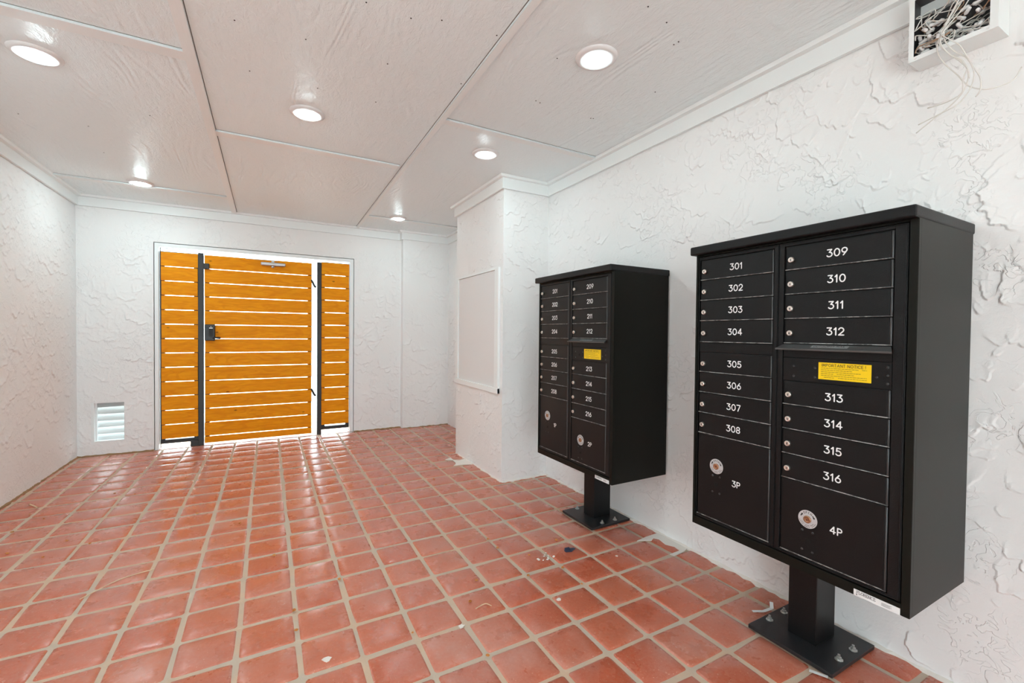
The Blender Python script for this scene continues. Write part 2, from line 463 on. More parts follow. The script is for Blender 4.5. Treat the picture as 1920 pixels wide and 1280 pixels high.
# ceiling
m = MB(); m.box(XL - .15, XR + .2, YB, YF + .15, H, H + .1)
ceil = struct(m.build('ceiling', CEIL))
nails = [(-.298, 2.129), (-.292, 2.5), (-.118, 2.127), (-.077, 2.501), (.142, 2.112), (.224, 2.501), (-1.273, 3.671), (-.969, 3.674), (-.604, 3.309), (-1.017, 4.163), (.327, 1.763), (.499, 1.762), (.61, 1.712), (.489, 2.112), (.514, 2.49), (.842, 1.683), (.850, 2.094), (1.151, 1.685), (1.292, 2.051), (1.262, 2.045), (1.27, 1.251), (1.399, 1.277), (1.532, 1.357), (1.535, 1.334), (1.749, 1.665), (1.654, 2.045), (1.64, 2.05)]
nm = MB(); nm.lathe([(.0032, 0), (.003, -.0012)], (0, 0, 0), (0, 0, 1), 8)
n0 = nm.build('nail_head', INK, ceil, origin=(0, 0, 0))
for i, (x, y) in enumerate(nails):
    n = n0 if i == 0 else n0.copy()
    if i: COL.objects.link(n)
    n.parent = ceil; n.location = (x, y, H)

# floor: one mesh of pillowed tiles set in a grout bed
PT, TX0, TY0, GW = .2046, .513, 1.4668, .0125
rnd = random.Random(4)
m = MB(); m.add([(XL - .1, YB, -.006), (XR + .1, YB, -.006), (XR + .1, YF + .3, -.006), (XL - .1, YF + .3, -.006)], [(0, 1, 2, 3)], 1)
m.add([(XL - .1, YB, -.06), (XR + .1, YB, -.06), (XR + .1, YF + .3, -.06), (XL - .1, YF + .3, -.06)], [(3, 2, 1, 0)], 1)
tcol = [(.5, .5, .5, 1)] * 8
offs = [-.5, -.485, -.44, -.25, 0, .25, .44, .485, .5]
drop = [.0095, .0052, .0024, .0006, 0, .0006, .0024, .0052, .0095]
S = PT - GW
for ix in range(-11, 9):
    for iy in range(-19, 21):
        cx, cy = TX0 + (ix + .5) * PT, TY0 + (iy + .5) * PT
        if cx - S / 2 > XR or cx + S / 2 < XL: continue
        sx, sy = S * (1 + rnd.uniform(-.012, .008)), S * (1 + rnd.uniform(-.012, .008))
        dx, dy = rnd.uniform(-.0015, .0015), rnd.uniform(-.0015, .0015)
        tx, ty, dz = rnd.gauss(0, .009), rnd.gauss(0, .009), rnd.uniform(-.0012, .0008)
        vs = []
        for j, oy in enumerate(offs):
            for i, ox in enumerate(offs):
                px, py = ox, oy
                if abs(ox) > .47 and abs(oy) > .47:   # rounded corners
                    k = .022; px -= math.copysign(k * (abs(oy) - .44) / .06, ox); py -= math.copysign(k * (abs(ox) - .44) / .06, oy)
                z = dz - max(drop[i], drop[j]) - .0012 * (ox * ox + oy * oy) + (px * tx + py * ty) * S
                vs.append((min(max(cx + dx + px * sx, XL - .02), XR + .05), min(cy + dy + py * sy, YF + .29), z))
        k = len(offs)
        fs = [(j * k + i, j * k + i + 1, (j + 1) * k + i + 1, (j + 1) * k + i) for j in range(k - 1) for i in range(k - 1)]
        m.add(vs, fs, 0, True)
        tcol += [(rnd.random(), rnd.random() ** 2, rnd.random(), 1)] * len(vs)
floor = struct(m.build('floor', [TILE, GROUT], recalc=False))
ca = floor.data.color_attributes.new('tile', 'FLOAT_COLOR', 'POINT')
ca.data.foreach_set('color', np.array(tcol, dtype=np.float32).ravel())

# pale paint runs where the wall paint met the tiles (parts of the floor)
def spill(pts):
    mm = MB(); mm.poly([(x, y, -.003) for x, y in pts], (0, 0, 1), .0045)
    return mm.build('paint_spill', SPILL, floor)
spill([(1.879, 1.877), (1.966, 1.89), (2.08, 1.894), (2.09, 1.827), (2.09, 1.748), (2.081, 1.684), (2.018, 1.663), (1.936, 1.655), (1.926, 1.677), (2.009, 1.68), (2.016, 1.724), (1.991, 1.768), (2.006, 1.83), (1.991, 1.857), (1.959, 1.841), (1.907, 1.869)])
spill([(1.466, 3.942), (1.539, 3.985), (1.532, 3.90), (1.577, 3.86), (1.66, 3.888), (1.66, 3.70), (1.62, 3.69), (1.564, 3.72), (1.466, 3.725), (1.50, 3.76), (1.517, 3.80), (1.524, 3.893)])

def blot(x, y, r0, seed):
    q = random.Random(seed); mm = MB()
    pts = [(x + r0 * q.uniform(.6, 1.15) * math.cos(a), y + r0 * q.uniform(.5, 1.0) * math.sin(a)) for a in [2 * math.pi * i / 11 for i in range(11)]]
    mm.poly([(a, b, -.0025) for a, b in pts], (0, 0, 1), .0035)
    return mm.build('mortar_spot', SPILL, floor)
for i, (x, y, r0) in enumerate([(.189, 1.7246, .017), (1.148, .853, .020), (.694, 1.662, .014), (.852, 1.145, .020), (1.655, 1.800, .009), (1.152, 1.625, .011)]): blot(x, y, r0, i)

# ragged mortar fillet where the tiles meet the walls
def fillet(name, a, b, nrm, mat, lo, hi, seed):
    q = random.Random(seed); A, B, N = Vector((*a, 0)), Vector((*b, 0)), Vector((*nrm, 0)); L = (B - A).length; n = max(4, int(L / .03)); mm = MB()
    vs = []
    for i in range(n + 1):
        p = A + (B - A) * (i / n); d = q.uniform(lo, hi)
        vs += [p - N * .004 + Vector((0, 0, .006 + q.uniform(0, .007))), p + N * d + Vector((0, 0, .0015)), p + N * (d + .003) + Vector((0, 0, -.006))]
    mm.add(vs, [(3 * i + k, 3 * i + k + 1, 3 * i + k + 4, 3 * i + k + 3) for i in range(n) for k in (0, 1)], 0)
    return struct(mm.build(name, mat))
GRIME = plain('brown_grime', (.30, .17, .08), .9)
fillet('mortar_fillet_left', (XL, YB), (XL, YF), (1, 0), GRIME, .002, .012, 1)
fillet('mortar_fillet_back', (XL, YF), (GX0, YF), (0, -1), GRIME, .004, .018, 2)
fillet('mortar_fillet_back_gate', (GX1, YF), (XJ, YF), (0, -1), GRIME, .004, .018, 3)
fillet('mortar_fillet_back_jog', (XJ, YFP), (XR2, YFP), (0, -1), GRIME, .004, .016, 4)
fillet('mortar_fillet_pier', (XP, YP1), (XP, YP2), (-1, 0), SPILL, .002, .010, 5)
fillet('mortar_fillet_pier_front', (XR, YP1), (XP, YP1), (0, -1), SPILL, .004, .020, 6)
fillet('mortar_fillet_right', (XR, YB), (XR, YP1), (-1, 0), SPILL, .004, .020, 7)

# crown trim swept along the wall line (profile: distance off the wall, height)
PROF = [(.005, 2.349), (.023, 2.349), (.023, 2.431), (.050, 2.433), (.056, 2.4505), (.005, 2.4505)]
path = [(XL, YB), (XL, YF), (XJ, YF), (XJ, YFP), (XR2, YFP), (XR2, YP2), (XP, YP2), (XP, YP1), (XR, YP1), (XR, YB)]
def off_pt(i, d):
    p = Vector(path[i]); ns = []
    for a, b in ((i - 1, i), (i, i + 1)):
        if 0 <= a and b < len(path):
            e = (Vector(path[b]) - Vector(path[a])).normalized(); ns.append(Vector((e.y, -e.x)))
    if len(ns) == 1: return p + ns[0] * d
    n = ns[0] + ns[1]; return p + n * (d / n.dot(ns[0]))
def crown(name, i0, i1):
    mm = MB(); k = len(PROF)
    vs = []
    for i in range(i0, i1 + 1):
        for d, z in PROF:
            q = off_pt(i, d); vs.append((q.x, q.y, z))
    fs = [(a * k + j, a * k + (j + 1) % k, (a + 1) * k + (j + 1) % k, (a + 1) * k + j) for a in range(i1 - i0) for j in range(k)]
    fs += [tuple(range(k))[::-1], tuple((i1 - i0) * k + j for j in range(k))]
    mm.add(vs, fs); return struct(mm.build(name, PAINT))
crown('trim_1', 0, 1); crown('trim_2', 1, 4); crown('trim_3', 4, 9)

# ceiling battens over the panel joints
def batten(name, a, b, wd, th=.014, gap=-1):
    a, b = Vector(a), Vector(b); e = (b - a).normalized(); n = Vector((-e.y, e.x)) * wd / 2
    mm = MB(); lo = [a + n, b + n, b - n, a - n]; n2 = n * (1 - .016 / wd); hi = [a + n2, b + n2, b - n2, a - n2]
    mm.add([(p.x, p.y, H) for p in hi] + [(p.x, p.y, H - th + .0004) for p in lo] + [(p.x, p.y, H - th) for p in lo], [(0, 1, 2, 3), (8, 9, 10, 11)] + [(k, (k + 1) % 4, 4 + (k + 1) % 4, 4 + k) for k in range(4)] + [(4 + k, 4 + (k + 1) % 4, 8 + (k + 1) % 4, 8 + k) for k in range(4)])
    o = struct(mm.build(name, PAINT))
    if gap:                                       # panel joint along one batten edge, its shade painted as a dark strip
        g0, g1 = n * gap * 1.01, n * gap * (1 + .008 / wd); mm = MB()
        mm.poly([(p.x, p.y, H) for p in (a + g0, b + g0, b + g1, a + g1)], (0, 0, -1), .0006); mm.build('panel_joint_shade', JOINT_SHADE, o)
    return o
JOINT_SHADE = plain('joint_shade', (.17, .155, .14), .9)
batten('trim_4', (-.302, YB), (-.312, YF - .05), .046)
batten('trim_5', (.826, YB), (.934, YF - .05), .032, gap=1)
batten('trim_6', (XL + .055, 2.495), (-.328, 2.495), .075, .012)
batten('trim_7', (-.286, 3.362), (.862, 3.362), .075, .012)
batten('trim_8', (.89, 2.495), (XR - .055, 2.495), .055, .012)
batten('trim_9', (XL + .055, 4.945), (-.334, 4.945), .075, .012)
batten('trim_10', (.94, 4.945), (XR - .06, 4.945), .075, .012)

# ------------------------------------------------------------------ gate wall
m = MB()
for a, b, c, d in ((-.985, -.953, 0, 2.065), (.857, .897, 0, 2.065), (-.953, .857, 2.028, 2.065)):
    m.box(a, b, YF - .004, YF + .06, c, d)
m.box(GX0, -.955, YF + .06, YF + .12, 0, GZ, 1); m.box(.859, GX1, YF + .06, YF + .12, 0, GZ, 1); m.box(GX0, GX1, YF + .06, YF + .12, 2.03, GZ, 1)  # backing coloured black to paint the shade in the gap around the frame
struct(m.build('trim_11', [PAINT, VOID]))

YS = YF + .012                     # face of the boards
def slats(x0, x1, zs, root):
    mm = MB(); r = random.Random(int(x0 * 100))
    for z0, z1 in zs:
        mm.box(x0 + r.uniform(-.002, .002), x1 + r.uniform(-.002, .002), YS, YS + .019, z0, z1)
    return mm.build('slat_panel', WOOD, root, bevel=.002)
def frame(x0, x1, z0, z1, root, wd=.038, y=None, low=None):
    mm = MB(); y0 = YS + .020; y1 = y0 + .038
    mm.box(x0, x0 + wd, y0, y1, z0, z1); mm.box(x1 - wd, x1, y0, y1, z0, z1)
    mm.box(x0 + wd, x1 - wd, y0, y1, z1 - wd, z1); mm.box(x0 + wd, x1 - wd, y0, y1, z0, z0 + wd)
    return mm.build('steel_frame', STEEL, root)
def rows(z0, z1, n, gap):
    p = (z1 - z0 + gap) / n
    return [(z0 + i * p, z0 + (i + 1) * p - gap) for i in range(n)]

lp = thing('slatted_fence_panel', 'narrow orange slatted panel left of the gate, fixed to the black post', 'fence', (-.78, YS, 0))
slats(-.936, -.633, rows(.100, 1.982, 13, .0072), lp)
frame(-.948, -.632, .048, 1.99, lp)
MB().box(-.632, -.585, YS - .006, YS + .058, 0, 2.0).box(-.70, -.60, YS + .0, YS + .05, 0, .06).build('post', STEEL, lp, bevel=.003)
rp = thing('slatted_fence_panel', 'narrow orange slatted panel right of the gate, fixed to the grey-sided post', 'fence', (.68, YS, 0))
slats(.546, .850, rows(.108, 2.002, 13, .0072), rp)
frame(.548, .852, .048, 2.01, rp)
MB().box(.499, .545, YS - .006, YS + .058, 0, 2.0).build('post', STEEL, rp, bevel=.003)

gt = thing('slatted_gate', 'wide orange slatted gate with black lock box and silver closer', 'gate', (-.07, YS, 0.02))
slats(-.577, .442, [(.022, .088)] + rows(.0965, 1.983, 13, .0072), gt)
frame(-.577, .442, .03, 1.975, gt, wd=.040)
lk = MB().box(-.574, -.484, YS - .045, YS, 1.093, 1.262).build('lock_box', STEEL, gt, bevel=.006)
MB().box(-.535, -.500, YS - .049, YS - .045, 1.14, 1.245, 0).box(-.533, -.502, YS - .0505, YS - .049, 1.219, 1.229, 1).box(-.521, -.514, YS - .0505, YS - .049, 1.236, 1.242, 1).build('keypad', [INK, WHITE], lk)
MB().tube([(-.50, YS - .05, 1.125), (-.47, YS - .055, 1.123), (-.435, YS - .05, 1.12)], .010, 8).build('lever_handle', STEEL, lk)
cl = MB().box(-.068, .172, YS - .045, YS - .004, 1.915, 1.952).build('door_closer', ALU, gt, bevel=.012, seg=3)
MB().lathe([(.016, 0), (.016, -.018), (.011, -.022)], (.048, YS - .024, 1.915), (0, 0, 1), 16).build('pivot', ALU, cl)
MB().lathe([(.014, 0), (.014, .02)], (.048, YS - .024, 1.952), (0, 0, 1), 16).box(-.21, .10, YS - .03, YS - .018, 1.972, 1.979).build('closer_arm', PLASTIC, cl)
MB().box(-.584, -.533, YS - .034, YS, 1.835, 1.892).build('gate_stop', STEEL, gt, bevel=.004)
for z in (1.745, .49):
    MB().tube([(.437, YS + .01, z + .045), (.452, YS + .004, z + .02), (.470, YS + .004, z - .02), (.485, YS + .008, z - .035)], .012, 8).build('hinge', STEEL, gt)

# louvre in the far wall
lv = thing('louver_vent', 'small white louvred vent low in the far wall left of the gate', 'vent', (-1.33, YF, VZ0))
MB().box(-1.462, -1.440, YF - .006, YF + .002, .105, .500).box(-1.440, -1.428, YF + .03, YF + .05, VZ0, VZ1).box(VX0 + .001, VX1 - .001, YF + .002, YF + .13, VZ0, VZ0 + .006).build('frame', PAINT, lv)
mm = MB()
for i in range(6):
    z = VZ0 + .036 + i * .064
    a, b = (YF + .045, z - .032), (YF + .095, z + .034)
    mm.poly([(VX0 + .002, a[0], a[1]), (VX1 - .002, a[0], a[1] + .004 * (i % 3 - 1)), (VX1 - .002, b[0], b[1]), (VX0 + .002, b[0], b[1])], (0, .79, -.6), .004)
mm.build('slats', plain('frosted_white_louvre', (.62, .64, .64), .3), lv)

# recessed board on the pier
nb = thing('notice_board', 'blank white notice board in a white frame on the pier', 'notice board', (XP, 3.65, .71))
x0 = XP - .001
mm = MB()
mm.box(x0 - .016, x0, 4.052, 4.112, .755, 1.722); mm.box(x0 - .020, x0, 3.185, 3.250, .708, 1.735)
mm.box(x0 - .024, x0, 3.185, 4.118, .708, .752); mm.box(x0 - .014, x0, 3.25, 4.112, 1.719, 1.735)
mm.build('frame', PAINT, nb, bevel=.002)
MB().box(x0 - .006, x0, 3.25, 4.046, .752, 1.716).build('panel', plain('flat_white_board', (.80, .80, .80), .5), nb)

# ------------------------------------------------------------------ ceiling lights
def ceiling_light(x, y, label, k=1.0):
    t = thing('ceiling_light', label, 'ceiling light', (x, y, H), 'round downlights in the ceiling')
    z = H - (.009 if y > 4.8 else 0)
    MB().lathe([(.094, 0), (.092, -.006), (.080, -.011), (.070, -.013), (.066, -.011), (.060, -.0125), (.055, -.0095), (.050, -.0085)], (x, y, H), (0, 0, 1), 40, cap=False).build('trim_ring', PLASTIC, t, recalc=True)
    MB().lathe([(.051, -.0085), (.047, -.0150), (.036, -.0200), (.018, -.0225), (.0005, -.0230)], (x, y, H), (0, 0, 1), 32, cap=False).build('lens', light_mat(k), t)
    return t
ceiling_light(-.925, 2.835, 'round white downlight in the left ceiling panels, nearest the camera on that side', 1.55)
ceiling_light(.198, 2.813, 'round white downlight in the middle ceiling panel')
ceiling_light(1.302, 1.592, 'round white downlight nearest the large mailbox', .45)
ceiling_light(.198, 1.592, 'added round white downlight above the middle of the floor, unseen')  # unseen lamp added to even out the light
ceiling_light(-.925, 1.592, 'added round white downlight above the left of the floor, unseen', 1.7)  # unseen lamp added to brighten the left side
for _x in (-.925, .198, 1.302): ceiling_light(_x, -1.0, 'added round white downlight behind the camera, unseen', .7)  # unseen back row added as fill light
ceiling_light(1.330, 2.815, 'round white downlight just in front of the pier', .8)
ceiling_light(-.950, 4.850, 'round white downlight in the far left corner of the ceiling', 1.7)
ceiling_light(1.250, 4.875, 'round white downlight at the far end behind the pier', 1.0)

# ------------------------------------------------------------------ mailboxes
def mailbox(y0, py0, dx, hundred, label, glabels):
    X0, X1 = 1.643, 2.060
    cx, cy = 1.885 + dx, py0 + .052
    root = thing('pedestal_mailbox', label, 'mailbox', (cx, cy, 0), 'black pedestal mailboxes')
    Y = lambda s: y0 + s
    # pedestal
    bp = MB().box(cx - .155, cx + .155, cy - .155, cy + .155, .001, .016).build('base_plate', STEEL, root, bevel=.002)
    MB().box(1.828 + dx, 1.964 + dx, py0, py0 + .104, .016, .376).build('pedestal_post', BLACK, root, bevel=.003)
    for bx in (-.052, .052):
        for by in (-.128, .128):
            b = MB().lathe([(.014, 0), (.014, .002), (.0085, .0025), (.0085, .010), (.0048, .011), (.0048, .019)], (cx + bx, cy + by, .016), (0, 0, 1), 8, 0, False).build('anchor_bolt', ZINC, bp)
    # cabinet and hood
    cab = MB()
    cab.box(X0 + .014, X1, Y(0), Y(.757), .374, 1.546)
    cab.box(X0, X0 + .016, Y(0), Y(.0215), .374, 1.546)
    cab.box(X0, X0 + .016, Y(.747), Y(.757), .374, 1.546)
    cab.box(X0 + .004, X0 + .016, Y(.0215), Y(.747), 1.5385, 1.546)
    cab.box(X0, X0 + .016, Y(.0215), Y(.747), .374, .4085)
    cabo = cab.build('cabinet', SATIN, root, bevel=.0015)
    MB().box(1.612, 2.066, Y(-.003), Y(.767), 1.544, 1.580).build('hood', BLACK, root, bevel=.006, seg=3)
    # two big door frames with raised borders
    def leaf(sa, sb, da, db, bottom):
        mm = MB(); xb, xf = X0 + .014, X0 + .0025
        mm.box(X0 + .0105, xb, Y(sa), Y(sb), .413, 1.536)
        mm.box(xf, xb - .003, Y(sa), Y(da - .002), .413, 1.536); mm.box(xf, xb - .003, Y(db + .002), Y(sb), .413, 1.536)
        mm.box(xf, xb - .003, Y(da - .002), Y(db + .002), 1.5235, 1.536); mm.box(xf, xb - .003, Y(da - .002), Y(db + .002), .413, bottom)
        mm.box(xf - .0025, xf + .001, Y(sa + .002), Y(sa + .007), .413, 1.536)
        mm.box(xf - .0025, xf + .001, Y(sa + .002), Y(sb - .002), .4135, .418)
        mm.box(xf - .0025, xf + .001, Y(sa + .002), Y(sb - .002), 1.5325, 1.536)
        return mm.build('door_frame', BLACK, root, bevel=.001)
    leaf(.0245, .3985, .058, .379, .4215); leaf(.4005, .744, .419, .738, .4215)
    xd = X0 + .0045
    R, L = (.058, .379), (.419, .738)
    TX, TZ = Vector((0, -1, 0)), Vector((0, 0, 1))
    def door(name, cols, z0, z1, parent=root):
        s0, s1 = cols
        mm = MB(); mm.box(xd, xd + .007, Y(s0 + .0085), Y(s1 - .004), z0 + .0016, z1 - .0016)
        mm.tube([(xd + .0015, Y(s0 + .0045), z0 + .002), (xd + .0015, Y(s0 + .0045), z1 - .002)], .0036, 8, spline=False)
        for i in range(len(mm.mi) - 10, len(mm.mi)): mm.mi[i] = 2
        mm.box(xd - .0028, xd + .003, Y(s0 + .001), Y(s1 - .001), z0 + .0012, z0 + .0042, 1)
        return mm.build(name, [BLACK, WORN_LIT, BEAD], parent, bevel=.0012)
    def lettering(parent, txt, s, z, h, mat=WHITE, wd=.168, sp=.29):
        p, _ = text2d(txt, h, wd, sp); mm = MB(); put2d(mm, p, (xd - .0006, Y(s), z), TX, TZ)
        o = mm.build('number', mat, parent, recalc=False); o['label'] = 'white number ' + txt; return o
    def lock(parent, s, z):
        mm = MB()
        mm.lathe([(.0098, 0), (.0098, .0085), (.0088, .0105), (.006, .0105), (.0056, .0098)], (xd, Y(s), z), (-1, 0, 0), 20)
        mm.box(xd - .0112, xd - .0098, Y(s) - .0010, Y(s) + .0010, z - .0040, z + .0028, 1)
        return mm.build('lock', [NICKEL, INK], parent)
    rowsL = [1.5214, 1.4350, 1.3480, 1.2600, 1.1690, None, 1.1270, 1.0405, .9530, .8650, .7767]
    rowsR = [1.5214, 1.4355, 1.3480, 1.2605, 1.1725, None, 1.0395, .9520, .8635, .7745, .6855]
    num = 1
    for cols, rws in ((L, rowsL), (R, rowsR)):
        for a, b in zip(rws, rws[1:]):
            if a is None or b is None: continue
            d = door('mailbox_door', cols, b, a); d['label'] = 'narrow black mail door numbered %d' % (hundred * 100 + num)
            zc = (a + b) / 2
            lock(d, cols[1] - .0235, zc - .006)
            lettering(d, str(hundred * 100 + num), (cols[0] + cols[1]) / 2 - .0065, zc, .0235)
            num += 1
    MB().box(xd + .001, xd + .007, Y(L[0]), Y(L[1]), 1.1290, 1.1670).build('filler_strip', BLACK, root, bevel=.001)
    # parcel doors
    for cols, top, s, zl, zn, sn, n in ((L, .7767, .645, .650, .600, .555, 1), (R, .6855, .285, .562, .555, .197, 2)):
        d = door('parcel_door', cols, .4225, top)
        mm = MB(); c0 = (xd, Y(s), zl)
        mm.lathe([(.031, 0), (.031, .0008)], c0, (-1, 0, 0), 40, 0)
        O = Vector((xd - .0011, Y(s), zl))
        for i, ch in enumerate('OPEN'):              # word set round the ring
            a = math.radians(118 - i * 19); p, _ = text2d(ch, .0068, .17)
            er = TX * math.cos(a) + TZ * math.sin(a); et = TX * math.sin(a) - TZ * math.cos(a)
            put2d(mm, p, O + er * .0235, et, er, 1)
        for a0, sg in ((150, 1), (32, -1)):
            a = math.radians(a0); er = TX * math.cos(a) + TZ * math.sin(a); et = (TX * math.sin(a) - TZ * math.cos(a)) * sg
            q = [(-.006, -.0018), (.001, -.0018), (.001, -.0042), (.007, 0), (.001, .0042), (.001, .0018), (-.006, .0018)]
            if sg < 0: et = -et
            put2d(mm, [[(u, v) for u, v in q]], O + er * .0225, et, er, 1)
        for rr, a0, a1 in ((.0265, 195, 345), (.0215, 205, 335)):   # two lines of tiny text
            for j in range(14):
                if j % 5 == 4: continue
                b0 = a0 + (a1 - a0) * j / 14; b1 = a0 + (a1 - a0) * (j + .7) / 14
                q = [(rr + e, b) for e, b in ((-.0008, b0), (-.0008, b1), (.0008, b1), (.0008, b0))]
                put2d(mm, [[(r_ * math.cos(math.radians(b)), r_ * math.sin(math.radians(b))) for r_, b in q]], O, TX, TZ, 1)
        mm.build('lock_label', [SILVERL, INK], d, recalc=False)
        MB().lathe([(.0125, 0), (.0125, .004), (.011, .0055), (.008, .0055), (.0075, .0048), (.004, .0048)], (xd - .0008, Y(s), zl), (-1, 0, 0), 24).box(xd - .0058, xd - .0052, Y(s) - .001, Y(s) + .001, zl - .004, zl + .002, 1).build('lock', [BRASS, INK], d)
        MB().lathe([(.008, 0), (.008, .0004)], (xd, Y(s - .0015), zl - .0765), (-1, 0, 0), 20, 0).build('knockout_hole', VOID, d)
        for ds in (-.017, .017):
            for dz in (-.042, -.110):
                MB().lathe([(.0042, 0), (.0038, .0016), (.0015, .0026)], (xd, Y(s + ds), zl + dz), (-1, 0, 0), 12).build('screw', BEAD, d)
        lettering(d, '%dP' % ((hundred - 2) * 2 + n), sn, zn, .0225)
    # notice panel
    pn = MB().box(xd + .001, xd + .008, Y(R[0]), Y(R[1]), 1.0410, 1.1225).build('notice_panel', BLACK, root, bevel=.001)
    xn = xd + .001
    mm = MB(); mm.box(xn - .0008, xn + .001, Y(.1095), Y(.261), 1.0545, 1.1115)
    p, W = text2d('IMPORTANT NOTICE !', .0092, .13, .30); k = .126 / W
    put2d(mm, [[(u * k, v) for u, v in q] for q in p], (xn - .0011, Y(.187), 1.1025), TX, TZ, 1)
    r = random.Random(3)
    for i in range(6):
        z = 1.0925 - i * .0062; x = .066
        while x > -.064:
            ln = min(r.uniform(.004, .011), x + .066)
            if i == 4 or r.random() > .06: put2d(mm, [[(-x, -.0006), (-x + ln, -.0006), (-x + ln, .0006), (-x, .0006)]], (xn - .0011, Y(.187), z), TX, TZ, 1)
            x -= ln + .0014
            if i in (1, 3) and x < -.025: break
    o = mm.build('notice_label', [YELLOW, INK], pn, recalc=False); o['label'] = 'yellow important notice label'
    MB().lathe([(.0068, 0), (.0068, .0004)], (xn, Y(.307), 1.0745), (-1, 0, 0), 20).build('keyhole', VOID, pn)
    for s, z in ((.342, 1.0925), (.342, 1.058), (.272, 1.0915), (.272, 1.0585), (.0955, 1.075), (.068, 1.107), (.068, 1.082), (.068, 1.057)):
        MB().lathe([(.0044, 0), (.0040, .0018), (.0016, .0030)], (xn, Y(s), z), (-1, 0, 0), 12).build('screw', BEAD, pn)
    # outgoing mail flap and the rail below it
    MB().box(xd + .001, xd + .008, Y(R[0]), Y(R[1]), 1.1240, 1.1515).build('rail', BLACK, root, bevel=.001)
    fl = MB()
    e = [(xd + .004, 1.1725), (xd - .030, 1.1560), (xd - .029, 1.1500), (xd + .004, 1.1665)]
    A = [(x, Y(.048), z) for x, z in e]; B = [(x, Y(.393), z) for x, z in e]
    A[0] = (A[0][0], Y(.062), A[0][2]); B[0] = (B[0][0], Y(.379), B[0][2]); A[3] = (A[3][0], Y(.062), A[3][2]); B[3] = (B[3][0], Y(.379), B[3][2])
    fl.add(A + B, [(0, 1, 2, 3), (4, 7, 6, 5), (0, 4, 5, 1), (1, 5, 6, 2), (2, 6, 7, 3), (3, 7, 4, 0)])
    flo = fl.build('mail_slot_flap', HOODM, root, bevel=.0008)
    dn = (Vector((xd - .030, 0, 1.1560)) - Vector((xd + .004, 0, 1.1725))).normalized(); up = -dn; nn = Vector((-.436, 0, .9)).normalized()
    ctr = Vector((xd - .015, Y(.222), 1.1637)) + nn * .0011
    mm = MB(); put2d(mm, [[(-.055, -.0085), (.055, -.0085), (.055, .0085), (-.055, .0085)]], ctr, TX, up, 0)
    p, W = text2d('OUTGOING MAIL', .0095, .14, .28); k = .095 / W
    put2d(mm, [[(u * k, v) for u, v in q] for q in p], ctr + nn * .0004, TX, up, 1)
    mm.build('slot_label', [GREYL, INK], flo, recalc=False)
    # maker's label on the bottom rail
    mm = MB(); zc = .3845
    mm.box(X0 - .0008, X0 + .001, Y(.0225), Y(.141), .3745, .3945)
    serif = {'F': [[(0, 0), (0, 1), (.5, 1), (.5, .8)], [(0, .5), (.36, .5)], [(-.12, 0), (.14, 0)], [(-.12, 1), (.1, 1)]],
             'L': [[(0, 1), (0, 0), (.52, 0), (.54, .22)], [(-.12, 1), (.14, 1)], [(-.12, 0), (0, 0)]],
             'O': GL['O'][1], 'R': GL['R'][1] + [[(-.12, 0), (.14, 0)], [(-.12, 1), (.1, 1)], [(.5, 0), (.7, 0)]],
             'E': [[(.5, .8), (.5, 1), (0, 1), (0, 0), (.52, 0), (.54, .2)], [(0, .52), (.36, .52)], [(-.12, 0), (0, 0)], [(-.12, 1), (0, 1)]],
             'N': GL['N'][1] + [[(-.12, 0), (.12, 0)], [(-.12, 1), (0, 1)], [(.55, 1), (.78, 1)]], 'C': GL['C'][1]}
    x = .050
    for ch in 'FLORENCE':
        for st in serif[ch]:
            put2d(mm, stroke2d([(px * .0072 - x, (py - .5) * .0085) for px, py in st], .0011), (X0 - .0012, Y(.082), zc + .0028), TX, TZ, 1)
        x -= .0072 * ({'O': .8, 'R': .6, 'N': .68, 'C': .76}.get(ch, .52) + .26)
    put2d(mm, [[(-.052, -.0015), (-.049, -.0015), (-.049, .0015), (-.052, .0015)]], (X0 - .0012, Y(.082), zc - .0055), TX, TZ, 1)
    for i in range(4):
        put2d(mm, [[(.014, -.0004), (.040 - .004 * (i % 2), -.0004), (.040 - .004 * (i % 2), .0004), (.014, .0004)]], (X0 - .0012, Y(.082), zc + .0035 - .0026 * i), TX, TZ, 1)
    o = mm.build('maker_label', [PLASTIC, INK], root, recalc=False); o['label'] = 'white maker label on the bottom rail'
    return root
mailbox(.554, .893, 0, 3, 'large black pedestal mailbox nearest the camera, doors 301 to 316', None)
mailbox(1.834, 2.208, .003, 2, 'black pedestal mailbox beside the pier, doors 201 to 216', None)

# ------------------------------------------------------------------ junction box with loose wires
jb = thing('junction_box', 'white open metal box of tangled wires high on the right wall', 'junction box', (XR, .59, 2.28))
bx0, bx1, ya, yb, za, zb = 1.977, XR - .001, .489, .709, 2.164, 2.389
sh = MB()
sh.box(bx0 + .002, bx1, ya, ya + .004, za, zb).box(bx0 + .002, bx1, yb - .004, yb, za, zb).box(bx0 + .002, bx1, ya + .0041, yb - .0041, za, za + .004).box(bx0 + .002, bx1, ya + .0041, yb - .0041, zb - .004, zb)
sh.box(bx0, bx0 + .0019, ya, ya + .019, za, zb).box(bx0, bx0 + .0019, yb - .014, yb, za, zb).box(bx0, bx0 + .0019, ya + .0191, yb - .0141, za, za + .015).box(bx0, bx0 + .0019, ya + .0191, yb - .0141, zb - .015, zb)
sh.build('box_shell', PAINT, jb)
MB().box(bx1 - .003, bx1 - .0005, ya + .005, yb - .005, za + .005, zb - .005).box(bx0 + .004, bx1, yb - .0055, yb - .0042, za + .005, zb - .005).box(bx0 + .004, bx1, ya + .0042, ya + .0055, za + .005, zb - .005).box(bx0 + .004, bx1, ya + .005, yb - .005, zb - .0055, zb - .0042).box(bx0 + .004, bx1, ya + .005, yb - .005, za + .0042, za + .0055).build('box_lining', BOXIN, jb)
